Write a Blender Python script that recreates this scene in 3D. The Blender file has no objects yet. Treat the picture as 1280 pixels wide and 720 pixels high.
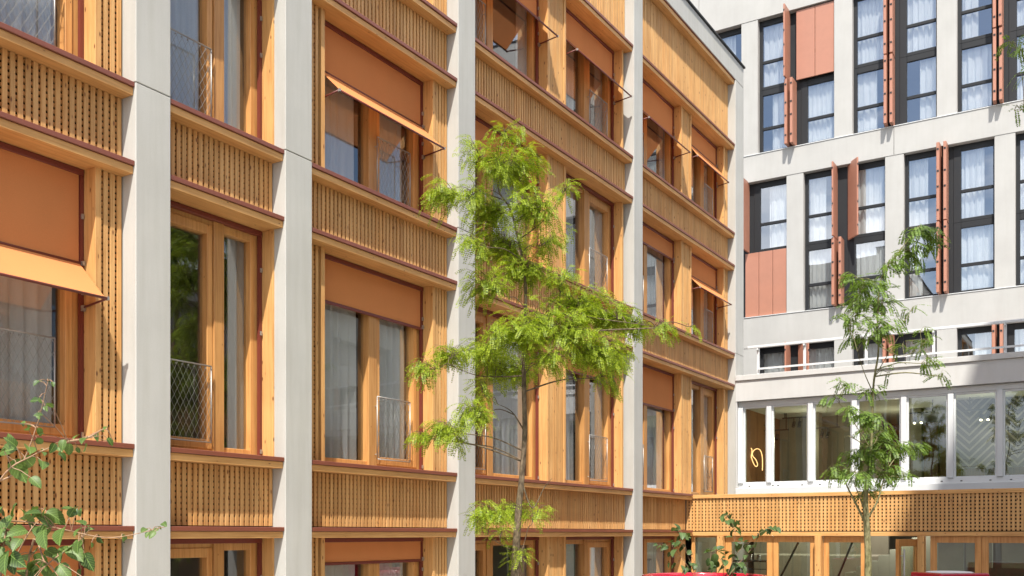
import bpy, bmesh, math, random
from mathutils import Vector, Matrix, Quaternion
R = random.Random(7)
sc = bpy.context.scene
COL = sc.collection
PI = math.pi

# ------------------------------------------------------------------ camera
F, X1, HY, D, EYE = 1252.0, 1418.0, 667.0, 7.75, 2.70
AL = math.atan((X1 - 640) / F)
FW = Vector((-math.sin(AL), math.cos(AL), 0)); RT = Vector((math.cos(AL), math.sin(AL), 0))
CAM = Vector((D, 0, EYE))
cd = bpy.data.cameras.new('camera'); cam = bpy.data.objects.new('camera', cd); COL.objects.link(cam)
cam.location = CAM; cam.rotation_euler = (PI / 2, 0, AL)
cd.sensor_width = 36; cd.lens = F / 1280 * 36; cd.shift_y = (HY - 360) / 1280
cd.clip_start = 0.05; cd.clip_end = 3000
sc.camera = cam
def at(x, y, depth):          # a point of the place, surveyed from the photograph at a given distance
    return CAM + (FW + RT * ((x - 640) / F) + Vector((0, 0, (HY - y) / F))) * depth

# ------------------------------------------------------------------ tagging
def tag(o, label=None, cat=None, group=None, kind=None):
    if label: o['label'] = label
    if cat: o['category'] = cat
    if group: o['group'] = group
    if kind: o['kind'] = kind
    return o
def empty(name, loc, label, cat, group=None):
    o = bpy.data.objects.new(name, None); COL.objects.link(o); o.location = loc
    o.empty_display_size = .2
    return tag(o, label, cat, group)

# ------------------------------------------------------------------ mesh builder (world coordinates)
class MB:
    def __init__(s): s.v = []; s.f = []
    def box(s, x0, x1, y0, y1, z0, z1):
        b = len(s.v)
        s.v += [(x0,y0,z0),(x1,y0,z0),(x1,y1,z0),(x0,y1,z0),(x0,y0,z1),(x1,y0,z1),(x1,y1,z1),(x0,y1,z1)]
        s.f += [(b,b+3,b+2,b+1),(b+4,b+5,b+6,b+7),(b,b+1,b+5,b+4),(b+1,b+2,b+6,b+5),(b+2,b+3,b+7,b+6),(b+3,b,b+4,b+7)]
        return s
    def obox(s, c, ux, uy, hx, hy, z0, z1):     # upright box turned about z
        b = len(s.v); c = Vector(c)
        for z in (z0, z1):
            for sx, sy in ((-1,-1),(1,-1),(1,1),(-1,1)):
                p = c + ux*(hx*sx) + uy*(hy*sy); s.v.append((p.x,p.y,z))
        s.f += [(b,b+3,b+2,b+1),(b+4,b+5,b+6,b+7),(b,b+1,b+5,b+4),(b+1,b+2,b+6,b+5),(b+2,b+3,b+7,b+6),(b+3,b,b+4,b+7)]
        return s
    def poly(s, pts):
        b = len(s.v); s.v += [tuple(p) for p in pts]; s.f.append(tuple(range(b, b+len(pts)))); return s
    def tube(s, pts, rad, n=8, cap=True):
        pts = [Vector(p) for p in pts]
        if not hasattr(rad, '__len__'): rad = [rad]*len(pts)
        b = len(s.v); up = None
        for i, p in enumerate(pts):
            t = (pts[min(i+1,len(pts)-1)] - pts[max(i-1,0)])
            if t.length < 1e-9: t = Vector((0,0,1))
            t.normalize()
            if up is None:
                up = t.orthogonal().normalized()
            else:
                up = (up - t*up.dot(t))
                up = up.normalized() if up.length > 1e-6 else t.orthogonal().normalized()
            w = t.cross(up)
            for k in range(n):
                a = 2*PI*k/n
                q = p + (up*math.cos(a) + w*math.sin(a))*rad[i]; s.v.append(tuple(q))
        for i in range(len(pts)-1):
            for k in range(n):
                k2 = (k+1) % n
                s.f.append((b+i*n+k, b+i*n+k2, b+(i+1)*n+k2, b+(i+1)*n+k))
        if cap:
            s.f.append(tuple(b+k for k in reversed(range(n))))
            s.f.append(tuple(b+(len(pts)-1)*n+k for k in range(n)))
        return s
    def lathe(s, c, prof, n=40, cap=False):     # prof: (r, z)
        b = len(s.v)
        for r, z in prof:
            for k in range(n):
                a = 2*PI*k/n; s.v.append((c[0]+r*math.cos(a), c[1]+r*math.sin(a), z))
        for i in range(len(prof)-1):
            for k in range(n):
                k2 = (k+1) % n
                s.f.append((b+i*n+k, b+i*n+k2, b+(i+1)*n+k2, b+(i+1)*n+k))
        if cap: s.f.append(tuple(b+(len(prof)-1)*n+k for k in range(n)))
        return s
    def build(s, name, mat, parent=None, bevel=0, smooth=False, segs=1):
        me = bpy.data.meshes.new(name)
        org = parent_world(parent) if parent else Vector((0,0,0))
        me.from_pydata([(v[0]-org.x, v[1]-org.y, v[2]-org.z) for v in s.v], [], s.f)
        me.update()
        if bevel:
            bm = bmesh.new(); bm.from_mesh(me)
            bmesh.ops.bevel(bm, geom=bm.edges[:], offset=bevel, segments=segs, affect='EDGES', profile=.5)
            bm.to_mesh(me); bm.free()
        if smooth:
            me.polygons.foreach_set('use_smooth', [True]*len(me.polygons))
        me.materials.append(mat)
        o = bpy.data.objects.new(name, me); COL.objects.link(o)
        if parent: o.parent = parent
        return o
def parent_world(p):
    v = Vector((0,0,0))
    while p is not None: v += p.location; p = p.parent
    return v

# ------------------------------------------------------------------ materials
def newmat(name):
    m = bpy.data.materials.new(name); m.use_nodes = True
    nt = m.node_tree; nt.nodes.clear()
    return m, nt, nt.nodes, nt.links
def N(nt, t, **kw):
    n = nt.nodes.new(t)
    for k, v in kw.items(): setattr(n, k, v)
    return n
def pos_scaled(nt, s):
    g = N(nt, 'ShaderNodeNewGeometry'); m = N(nt, 'ShaderNodeVectorMath', operation='MULTIPLY')
    nt.links.new(g.outputs['Position'], m.inputs[0]); m.inputs[1].default_value = s
    return m.outputs[0], g
def mixc(nt, fac, a, b, mode='MIX'):
    m = N(nt, 'ShaderNodeMix', data_type='RGBA', blend_type=mode)
    for sock, v in ((m.inputs[0], fac), (m.inputs[6], a), (m.inputs[7], b)):
        if hasattr(v, 'is_linked') or isinstance(v, bpy.types.NodeSocket): nt.links.new(v, sock)
        elif isinstance(v, (int, float)): sock.default_value = v
        else: sock.default_value = (*v, 1)
    return m.outputs[2]
def ramp(nt, fac, stops):
    r = N(nt, 'ShaderNodeValToRGB'); e = r.color_ramp.elements
    while len(e) < len(stops): e.new(.5)
    for i, (p, c) in enumerate(stops):
        e[i].position = p; e[i].color = (*c, 1) if hasattr(c, '__len__') else (c, c, c, 1)
    nt.links.new(fac, r.inputs[0]); return r.outputs[0]
def noise(nt, vec, scale=1.0, detail=3, rough=.55):
    n = N(nt, 'ShaderNodeTexNoise'); n.inputs['Scale'].default_value = scale
    n.inputs['Detail'].default_value = detail; n.inputs['Roughness'].default_value = rough
    nt.links.new(vec, n.inputs['Vector']); return n.outputs[0]
def finish(nt, color, rough=.5, bump=None, bstr=.2, bdist=.002, spec=.5, metal=0, coat=0):
    p = N(nt, 'ShaderNodeBsdfPrincipled'); o = N(nt, 'ShaderNodeOutputMaterial')
    if isinstance(color, bpy.types.NodeSocket): nt.links.new(color, p.inputs['Base Color'])
    else: p.inputs['Base Color'].default_value = (*color, 1)
    if isinstance(rough, bpy.types.NodeSocket): nt.links.new(rough, p.inputs['Roughness'])
    else: p.inputs['Roughness'].default_value = rough
    p.inputs['Specular IOR Level'].default_value = spec; p.inputs['Metallic'].default_value = metal
    p.inputs['Coat Weight'].default_value = coat
    if bump is not None:
        b = N(nt, 'ShaderNodeBump'); b.inputs['Strength'].default_value = bstr; b.inputs['Distance'].default_value = bdist
        nt.links.new(bump, b.inputs['Height']); nt.links.new(b.outputs[0], p.inputs['Normal'])
    nt.links.new(p.outputs[0], o.inputs[0])
    return p
def wood(name, axis, c0, c1, knot=.15, rough=.55):
    m, nt, nd, ln = newmat(name)
    st = [34., 34., 34.]; st[axis] = 1.6
    vec, g = pos_scaled(nt, st)
    # shift the grain from board to board
    add = N(nt, 'ShaderNodeVectorMath', operation='MULTIPLY_ADD')
    comb = N(nt, 'ShaderNodeCombineXYZ')
    for i in range(3): nt.links.new(g.outputs['Random Per Island'], comb.inputs[i])
    nt.links.new(comb.outputs[0], add.inputs[0]); add.inputs[1].default_value = (37, 53, 71); nt.links.new(vec, add.inputs[2])
    grain = noise(nt, add.outputs[0], 1.0, 4, .6)
    base = ramp(nt, grain, [(.30, c0), (.52, c1), (.74, tuple(min(1, x*1.12) for x in c1))])
    # board to board tone
    tone = ramp(nt, g.outputs['Random Per Island'], [(0, (.80,.76,.70)), (.5, (1,1,1)), (1, (.98,.90,.80))])
    base = mixc(nt, .95, base, tone, 'MULTIPLY')
    # large soft weathering
    v2, _ = pos_scaled(nt, (1.3, 1.3, 1.3))
    big = ramp(nt, noise(nt, v2, 1.0, 4), [(.32, (.84,.80,.76)), (.6, (1,1,1))])
    base = mixc(nt, .8, base, big, 'MULTIPLY')
    # knots
    sk = [13., 13., 13.]; sk[axis] = 5.
    v3, _ = pos_scaled(nt, sk)
    vo = N(nt, 'ShaderNodeTexVoronoi'); vo.inputs['Scale'].default_value = 1.0; vo.inputs['Randomness'].default_value = 1
    ln.new(v3, vo.inputs['Vector'])
    kn = ramp(nt, vo.outputs['Distance'], [(knot*.45, 1.0), (knot, 0.0)])
    base = mixc(nt, kn, base, (.17, .065, .022))
    finish(nt, base, rough, grain, .25, .0015, spec=.35)
    return m
W0, W1 = (.50, .262, .090), (.63, .370, .147)
M = {}
M['wood_v'] = wood('timber_vertical', 2, W0, W1)
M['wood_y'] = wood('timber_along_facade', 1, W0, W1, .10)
M['wood_x'] = wood('timber_along_podium', 0, W0, W1, .10)
M['wood_frame'] = wood('window_timber', 2, (.48,.225,.070), (.60,.320,.115), .07, .42)
M['wood_shaded'] = wood('timber_batten_shaded', 1, (.40,.185,.058), (.50,.25,.085), .05)  # batten timber toned down to carry the shade between the laths

def concrete(name, col, stain=.6):
    m, nt, nd, ln = newmat(name)
    v, g = pos_scaled(nt, (1, 1, 1))
    n1 = noise(nt, v, 1.1, 6, .6)
    vs, _ = pos_scaled(nt, (9, 9, .7)); n2 = noise(nt, vs, 1, 4, .6)
    vf, _ = pos_scaled(nt, (90, 90, 90)); n3 = noise(nt, vf, 1, 2)
    c = ramp(nt, n1, [(.3, tuple(x*.90 for x in col)), (.65, col)])
    st = ramp(nt, n2, [(.30, (.88,.87,.84)), (.58, (1,1,1))])
    c = mixc(nt, stain, c, st, 'MULTIPLY')
    sp = ramp(nt, n3, [(.25, (.9,.9,.9)), (.5, (1,1,1))])
    c = mixc(nt, .5, c, sp, 'MULTIPLY')
    finish(nt, c, .78, n3, .15, .002, spec=.3)
    return m
M['concrete'] = concrete('pale_concrete', (.46,.452,.42))
M['render'] = concrete('white_render', (.405,.397,.378), .3)
M['parapet'] = concrete('podium_render', (.54,.533,.515), .3)
def paint(name, col, rough=.45, spec=.5, var=.12, metal=0, coat=0):
    m, nt, nd, ln = newmat(name)
    v, g = pos_scaled(nt, (2.3, 2.3, 2.3)); n = noise(nt, v, 1, 5, .6)
    c = ramp(nt, n, [(.3, tuple(x*(1-var) for x in col)), (.65, col)])
    r = ramp(nt, n, [(.3, min(1, rough*1.25)), (.7, rough*.85)])
    finish(nt, c, r, spec=spec, metal=metal, coat=coat); return m
M['red_cap'] = paint('red_brown_sheet_metal', (.20,.060,.034), .38, .5)
M['red_rail'] = paint('red_brown_rail', (.16,.032,.021), .4)
M['white_alu'] = paint('white_aluminium', (.62,.63,.63), .35, .5, .05)
M['dark_frame'] = paint('charcoal_frame', (.016,.017,.019), .5, .3, .1)
M['black'] = paint('black_metal', (.02,.02,.02), .45)
M['steel'] = paint('stainless_steel', (.42,.40,.37), .45, .5, .1, metal=.7)
M['copper'] = paint('copper_brown_shutter', (.38,.170,.110), .42, .5, .10)
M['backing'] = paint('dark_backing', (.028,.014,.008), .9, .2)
M['room'] = paint('room_wall', (.20,.18,.155), .8, .2)
M['room_floor'] = paint('room_floor', (.28,.20,.14), .6, .3)
M['lobby_wall'] = paint('lobby_plaster', (.26,.24,.185), .8, .2)
M['lobby_ceiling'] = paint('lobby_ceiling', (.55,.57,.48), .8, .2)
M['stair'] = paint('grey_green_panel', (.33,.35,.28), .6, .3)
M['lobby_wood'] = wood('lobby_timber', 2, (.16,.075,.03), (.25,.12,.05), .05)
M['red_pot'] = paint('glossy_red_lacquer', (.42,.012,.030), .16, .6, .06, coat=.6)
M['white_top'] = paint('matt_white', (.78,.76,.74), .7, .3, .25)
M['soil'] = paint('dark_soil', (.05,.035,.025), .95, .1, .4)
M['red_paint'] = paint('red_door_handle', (.45,.035,.02), .35)

def fabric(name, col, transl=.25):
    m, nt, nd, ln = newmat(name)
    v, g = pos_scaled(nt, (260, 260, 260)); n = noise(nt, v, 1, 1)
    v2, _ = pos_scaled(nt, (1.6, 1.6, .9)); n2 = noise(nt, v2, 1, 3)
    c = ramp(nt, n, [(.3, tuple(x*.90 for x in col)), (.7, col)])
    c = mixc(nt, .7, c, ramp(nt, n2, [(.3, (.90,.90,.90)), (.65, (1,1,1))]), 'MULTIPLY')
    d = N(nt, 'ShaderNodeBsdfDiffuse'); t = N(nt, 'ShaderNodeBsdfTranslucent'); mx = N(nt, 'ShaderNodeMixShader'); o = N(nt, 'ShaderNodeOutputMaterial')
    ln.new(c, d.inputs[0]); ln.new(c, t.inputs[0]); mx.inputs[0].default_value = transl
    ln.new(d.outputs[0], mx.inputs[1]); ln.new(t.outputs[0], mx.inputs[2]); ln.new(mx.outputs[0], o.inputs[0])
    return m
M['blind'] = fabric('terracotta_awning_cloth', (.78,.315,.120), .26)
M['curtain'] = fabric('sheer_white_curtain', (.62,.62,.61), .18)
M['curtain_up'] = fabric('white_lined_curtain', (.86,.87,.86), .1)
M['net'] = paint('cable_net_steel', (.30,.29,.26), .4, .5, .1, metal=.4)
M['curtain_grey'] = fabric('sheer_grey_curtain', (.38,.36,.33), .2)

def glass(name, tint=(.95,.96,.955), boost=1.0, ior=1.5):
    m, nt, nd, ln = newmat(name)
    fr = N(nt, 'ShaderNodeFresnel'); fr.inputs[0].default_value = ior
    # double glazing reflects from more than one face and bows very slightly
    mu = N(nt, 'ShaderNodeMath', operation='MULTIPLY', use_clamp=True); ln.new(fr.outputs[0], mu.inputs[0]); mu.inputs[1].default_value = boost
    gb = N(nt, 'ShaderNodeNewGeometry'); iv = N(nt, 'ShaderNodeMath', operation='SUBTRACT'); iv.inputs[0].default_value = 1; ln.new(gb.outputs['Backfacing'], iv.inputs[1])
    mb_ = N(nt, 'ShaderNodeMath', operation='MULTIPLY'); ln.new(mu.outputs[0], mb_.inputs[0]); ln.new(iv.outputs[0], mb_.inputs[1]); mu = mb_
    v, g = pos_scaled(nt, (.9, .9, .9)); n = noise(nt, v, 1, 1)
    b = N(nt, 'ShaderNodeBump'); b.inputs['Strength'].default_value = .06; b.inputs['Distance'].default_value = .05; ln.new(n, b.inputs['Height'])
    t = N(nt, 'ShaderNodeBsdfTransparent'); t.inputs[0].default_value = (*tint, 1)
    gl = N(nt, 'ShaderNodeBsdfGlossy'); gl.inputs['Roughness'].default_value = .0; gl.inputs[0].default_value = (.95,.97,1,1)
    ln.new(b.outputs[0], gl.inputs['Normal'])
    mx = N(nt, 'ShaderNodeMixShader'); o = N(nt, 'ShaderNodeOutputMaterial')
    ln.new(mu.outputs[0], mx.inputs[0]); ln.new(t.outputs[0], mx.inputs[1]); ln.new(gl.outputs[0], mx.inputs[2]); ln.new(mx.outputs[0], o.inputs[0])
    return m
M['glass'] = glass('window_glass', boost=3.0)
M['glass_up'] = glass('coated_window_glass', (.96,.97,.97), 7.0)
M['glass_lobby'] = glass('lobby_glass', (.89,.94,.88), 2.7)

def leafmat(name, c0, c1, transl=.4, scale=6.0, veins=False):
    m, nt, nd, ln = newmat(name)
    v, g = pos_scaled(nt, (scale,)*3); n = noise(nt, v, 1, 2)
    c = ramp(nt, g.outputs['Random Per Island'], [(0, c0), (.6, c1), (1, tuple(min(1, x*1.25) for x in c1))])
    c = mixc(nt, .6, c, ramp(nt, n, [(.3, (.72,.76,.7)), (.65, (1,1,1))]), 'MULTIPLY')
    if veins:
        uv = N(nt, 'ShaderNodeUVMap'); uv.uv_map = 'leaf'; sp = N(nt, 'ShaderNodeSeparateXYZ'); ln.new(uv.outputs[0], sp.inputs[0])
        ab = N(nt, 'ShaderNodeMath', operation='ABSOLUTE'); ln.new(sp.outputs[1], ab.inputs[0])
        mid = ramp(nt, ab.outputs[0], [(.012, 1.0), (.03, 0.0)])
        k1 = N(nt, 'ShaderNodeMath', operation='MULTIPLY_ADD'); ln.new(ab.outputs[0], k1.inputs[0]); k1.inputs[1].default_value = -.8; ln.new(sp.outputs[0], k1.inputs[2])
        k2 = N(nt, 'ShaderNodeMath', operation='PINGPONG'); ln.new(k1.outputs[0], k2.inputs[0]); k2.inputs[1].default_value = .075
        sec = ramp(nt, k2.outputs[0], [(.004, .7), (.014, 0.0)])
        mxv = N(nt, 'ShaderNodeMath', operation='MAXIMUM'); ln.new(mid, mxv.inputs[0]); ln.new(sec, mxv.inputs[1])
        c = mixc(nt, mxv.outputs[0], c, tuple(min(1, x*1.9+.02) for x in c1))
    p = N(nt, 'ShaderNodeBsdfPrincipled'); ln.new(c, p.inputs['Base Color']); p.inputs['Roughness'].default_value = .48; p.inputs['Specular IOR Level'].default_value = .4
    t = N(nt, 'ShaderNodeBsdfTranslucent'); ct = mixc(nt, 1.0, c, (1.0,1.0,.45), 'MULTIPLY'); ln.new(ct, t.inputs[0])
    mx = N(nt, 'ShaderNodeMixShader'); o = N(nt, 'ShaderNodeOutputMaterial'); mx.inputs[0].default_value = transl
    ln.new(p.outputs[0], mx.inputs[1]); ln.new(t.outputs[0], mx.inputs[2]); ln.new(mx.outputs[0], o.inputs[0])
    return m
M['leaf_lime'] = leafmat('lime_leaflets', (.170,.260,.014), (.360,.450,.036), .52)
M['leaf_green'] = leafmat('green_leaflets', (.080,.145,.024), (.185,.285,.050), .45)
M['leaf_broad'] = leafmat('broad_leaves', (.028,.062,.012), (.088,.142,.028), .3, 14, True)
M['leaf_broad_dark'] = leafmat('dark_broad_leaves', (.032,.066,.018), (.085,.135,.040), .3, 14, True)
def bark(name, c0, c1):
    m, nt, nd, ln = newmat(name)
    v, g = pos_scaled(nt, (30, 30, 14)); n = noise(nt, v, 1, 5, .65)
    v2, _ = pos_scaled(nt, (5, 5, 3)); n2 = noise(nt, v2, 1, 3)
    c = ramp(nt, n, [(.35, c0), (.62, c1)]); c = mixc(nt, .5, c, ramp(nt, n2, [(.35, (.6,.65,.5)), (.6, (1,1,1))]), 'MULTIPLY')
    finish(nt, c, .85, n, .6, .006, spec=.2); return m
M['bark'] = bark('grey_brown_bark', (.06,.043,.028), (.20,.15,.10))
M['bark_green'] = bark('mossy_bark', (.11,.10,.045), (.27,.245,.13))
M['stem'] = bark('pinkish_stem', (.25,.14,.085), (.40,.26,.17))

def stone(name):
    m, nt, nd, ln = newmat(name)
    br = N(nt, 'ShaderNodeTexBrick'); v, g = pos_scaled(nt, (1.2, 1.2, 1)); ln.new(v, br.inputs['Vector'])
    br.inputs['Color1'].default_value = (.36,.34,.30,1); br.inputs['Color2'].default_value = (.43,.41,.36,1); br.inputs['Mortar'].default_value = (.16,.15,.13,1)
    br.inputs['Scale'].default_value = 1.; br.inputs['Mortar Size'].default_value = .012
    n = noise(nt, v, 3, 6); c = mixc(nt, .5, br.outputs[0], ramp(nt, n, [(.3, (.75,.75,.73)), (.65, (1,1,1))]), 'MULTIPLY')
    finish(nt, c, .8, n, .2, .004); return m
M['paving'] = stone('courtyard_paving')
def asphalt():
    m, nt, nd, ln = newmat('surrounding_ground'); v, g = pos_scaled(nt, (.4,.4,.4)); n = noise(nt, v, 1, 8)
    finish(nt, ramp(nt, n, [(.3, (.06,.06,.055)), (.7, (.13,.125,.11))]), .9, n); return m
M['ground'] = asphalt()
def chevron():
    m, nt, nd, ln = newmat('chevron_timber')
    g = N(nt, 'ShaderNodeNewGeometry'); s = N(nt, 'ShaderNodeSeparateXYZ'); ln.new(g.outputs['Position'], s.inputs[0])
    a = N(nt, 'ShaderNodeMath', operation='PINGPONG'); ln.new(s.outputs[0], a.inputs[0]); a.inputs[1].default_value = .47
    b = N(nt, 'ShaderNodeMath', operation='SUBTRACT'); ln.new(s.outputs[2], b.inputs[0]); ln.new(a.outputs[0], b.inputs[1])
    c = N(nt, 'ShaderNodeMath', operation='PINGPONG'); ln.new(b.outputs[0], c.inputs[0]); c.inputs[1].default_value = .085
    col = ramp(nt, c.outputs[0], [(.050, (.035,.03,.025)), (.064, (.19,.178,.148))])
    finish(nt, col, .6); return m
M['chevron'] = chevron()
def emit(name, col, st):
    m, nt, nd, ln = newmat(name); e = N(nt, 'ShaderNodeEmission'); e.inputs[0].default_value = (*col, 1); e.inputs[1].default_value = st
    o = N(nt, 'ShaderNodeOutputMaterial'); ln.new(e.outputs[0], o.inputs[0]); return m
M['neon'] = emit('warm_neon_tube', (1.0, .52, .22), 1.8)
M['lamp'] = emit('spot_lamp_glow', (1.0, .85, .6), 5)

# ------------------------------------------------------------------ light
LS = Vector((.245, -.493, .835)).normalized()
sd = bpy.data.lights.new('sun', 'SUN'); sd.energy = 4.7; sd.angle = math.radians(.53); sd.color = (1, .955, .88)
so = bpy.data.objects.new('sun', sd); COL.objects.link(so); so.rotation_euler = LS.to_track_quat('Z', 'Y').to_euler(); so.location = (10, -20, 40)
w = bpy.data.worlds.new('World'); sc.world = w; w.use_nodes = True
nt = w.node_tree; nt.nodes.clear()
sky = N(nt, 'ShaderNodeTexSky', sky_type='NISHITA'); sky.sun_disc = False
sky.sun_elevation = math.asin(LS.z); sky.sun_rotation = math.atan2(LS.x, LS.y)
tc = N(nt, 'ShaderNodeTexCoord'); mp = N(nt, 'ShaderNodeMapping'); mp.inputs['Scale'].default_value = (2.2, 2.2, 4.2); nt.links.new(tc.outputs['Generated'], mp.inputs['Vector'])
cn = noise(nt, mp.outputs[0], 1.2, 7, .58)
cm = ramp(nt, cn, [(.45, 0.0), (.60, .95)])
skyc = mixc(nt, cm, sky.outputs[0], (13.5, 13.5, 13.6))
bg = N(nt, 'ShaderNodeBackground'); bg.inputs[1].default_value = .125; nt.links.new(skyc, bg.inputs[0])
wo = N(nt, 'ShaderNodeOutputWorld'); nt.links.new(bg.outputs[0], wo.inputs[0])
sc.view_settings.view_transform = 'Standard'; sc.view_settings.look = 'None'; sc.view_settings.gamma = 1
sc.view_settings.use_curve_mapping = False; sc.view_settings.exposure = .78
sc.cycles.max_bounces = 10; sc.cycles.transparent_max_bounces = 16; sc.cycles.diffuse_bounces = 5; sc.cycles.glossy_bounces = 4

# ------------------------------------------------------------------ ground
g = MB(); g.poly([(-1500,-1500,0),(1500,-1500,0),(1500,1500,0),(-1500,1500,0)]); tag(g.build('ground', M['ground']), kind='structure')
g = MB(); g.box(.02, 12.98, -14, 19.6, -.1, .004); tag(g.build('courtyard_paving', M['paving']), kind='structure')

# ================================================================== timber building on the left
YB, YW, YU = 19.66, 22.16, 31.0
TB = empty('timber_building', (0, 12, 0), 'long timber-clad building with pale concrete piers and terracotta awnings', 'building')
cols = [(.90,1.30),(2.80,3.20),(5.96,6.35),(7.86,8.27),(11.10,11.51),(16.69,17.07),(22.165,22.72)]
for y0, y1 in cols:
    m = MB()
    m.box(-.62, 0, y0, y1, 0, 6.826); m.box(-.62, 0, y0, y1, 6.834, 13.09)
    m.build('concrete_column', M['concrete'], TB, bevel=.006)
m = MB(); m.box(-.62, .0, .9, 22.72, 13.10, 13.555); m.build('parapet', M['concrete'], TB, bevel=.006)
m = MB(); m.box(-.64, .035, .87, 22.75, 13.557, 13.60); m.build('parapet_coping', M['dark_frame'], TB, bevel=.004)
# shell behind the cladding: roof, far wall, floors and cross walls
m = MB()
m.box(-9, -.62, .9, 22.72, 13.1, 13.3); m.box(-2.6, -2.5, .9, 22.72, 0, 13.1)
m.box(-9, -2.6, .9, 1.1, 0, 13.1); m.box(-9, -2.6, 22.5, 22.72, 0, 13.1); m.box(-2.5, -.62, .9, 1.3, 0, 13.1); m.box(-2.5, -.62, 22.32, 22.72, 0, 13.1)
for y0, y1 in cols[1:-1]: m.box(-2.5, -.62, y0+.12, y1-.12, 0, 13.1)
for z in (2.72, 6.06, 8.80, 11.57): m.box(-2.5, -.62, 1.3, 22.3, z, z+.72)
m.build('room_shell', M['room'], TB)

HEADS = [2.77, 6.11, 8.85, 11.62]; SILLS = [3.52, 6.83, 9.59]
bays = [
 (1.30, 2.80, [(1.34, 2.77, 'C')]),
 (3.20, 5.96, [(3.58, 5.66, 'A')]),
 (6.35, 7.86, [(6.38, 7.84, 'C')]),
 (8.27, 11.10, [(8.66, 10.75, 'A')]),
 (11.51, 16.69, [(11.72, 13.81, 'B'), (14.42, 16.53, 'A')]),
 (17.07, 22.165, [(17.27, 19.34, 'B'), (19.90, 21.84, 'A')])]

def cornice(y0, y1, L):
    c = MB(); c.box(-.26, -.014, y0, y1, L-.046, L); o = c.build('cornice', M['red_cap'], TB, bevel=.004)
    b = MB(); b.box(-.45, -.034, y0+.002, y1-.002, L-.118, L-.0475); b.build('cornice_board', M['wood_y'], o, bevel=.004)
def lattice(y0, y1, z0, z1, seam=None):
    """vertical laths in front of horizontal battens, dark board behind"""
    s = MB(); n = max(1, round((y1-y0)/.0690)); p = (y1-y0)/n
    for i in range(n):
        jx = R.uniform(-.0015, .0015); wd = .043 + R.uniform(-.0015, .0015)
        yc = y0 + p*(i+.5)
        s.box(-.196, -.180+jx, yc-wd/2, yc+wd/2, z0+.012, z1-.004)
    o = s.build('slat_screen', M['wood_v'], TB)
    b = MB(); nz = max(1, round((z1-z0)/.055)); q = (z1-z0)/nz
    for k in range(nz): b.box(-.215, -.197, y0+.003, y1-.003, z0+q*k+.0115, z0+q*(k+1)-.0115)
    b.build('batten_grid', M['wood_shaded'], o)
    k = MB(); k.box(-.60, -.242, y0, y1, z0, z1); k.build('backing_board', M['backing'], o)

FIXED = {}
def cloth(verts_rows, name, parent):     # rows of points -> thin two-sided sheet
    m = MB(); n = len(verts_rows[0]); b = 0
    for r in verts_rows: m.v += [tuple(p) for p in r]
    for i in range(len(verts_rows)-1):
        for k in range(n-1): m.f.append((i*n+k, i*n+k+1, (i+1)*n+k+1, (i+1)*n+k))
    return m.build(name, M['blind'], parent, smooth=True)
def curtain(y0, y1, z0, z1, parent, x=-.52, mat='curtain', amp=.028):
    m = MB(); n = max(8, int((y1-y0)/.022)); ph = R.uniform(0, 6)
    for z in (z0, (z0+z1)/2, z1):
        for i in range(n+1):
            t = y0 + (y1-y0)*i/n
            a = amp*(math.sin(t*44+ph) + .5*math.sin(t*97+ph*2) + .4*math.sin(t*19+z*.6))
            m.v.append((x + a*(.8 if z == z1 else 1), t, z))
    for r in range(2):
        for i in range(n): m.f.append((r*(n+1)+i, r*(n+1)+i+1, (r+1)*(n+1)+i+1, (r+1)*(n+1)+i))
    m.build('curtain', M[mat], parent, smooth=True)

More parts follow.
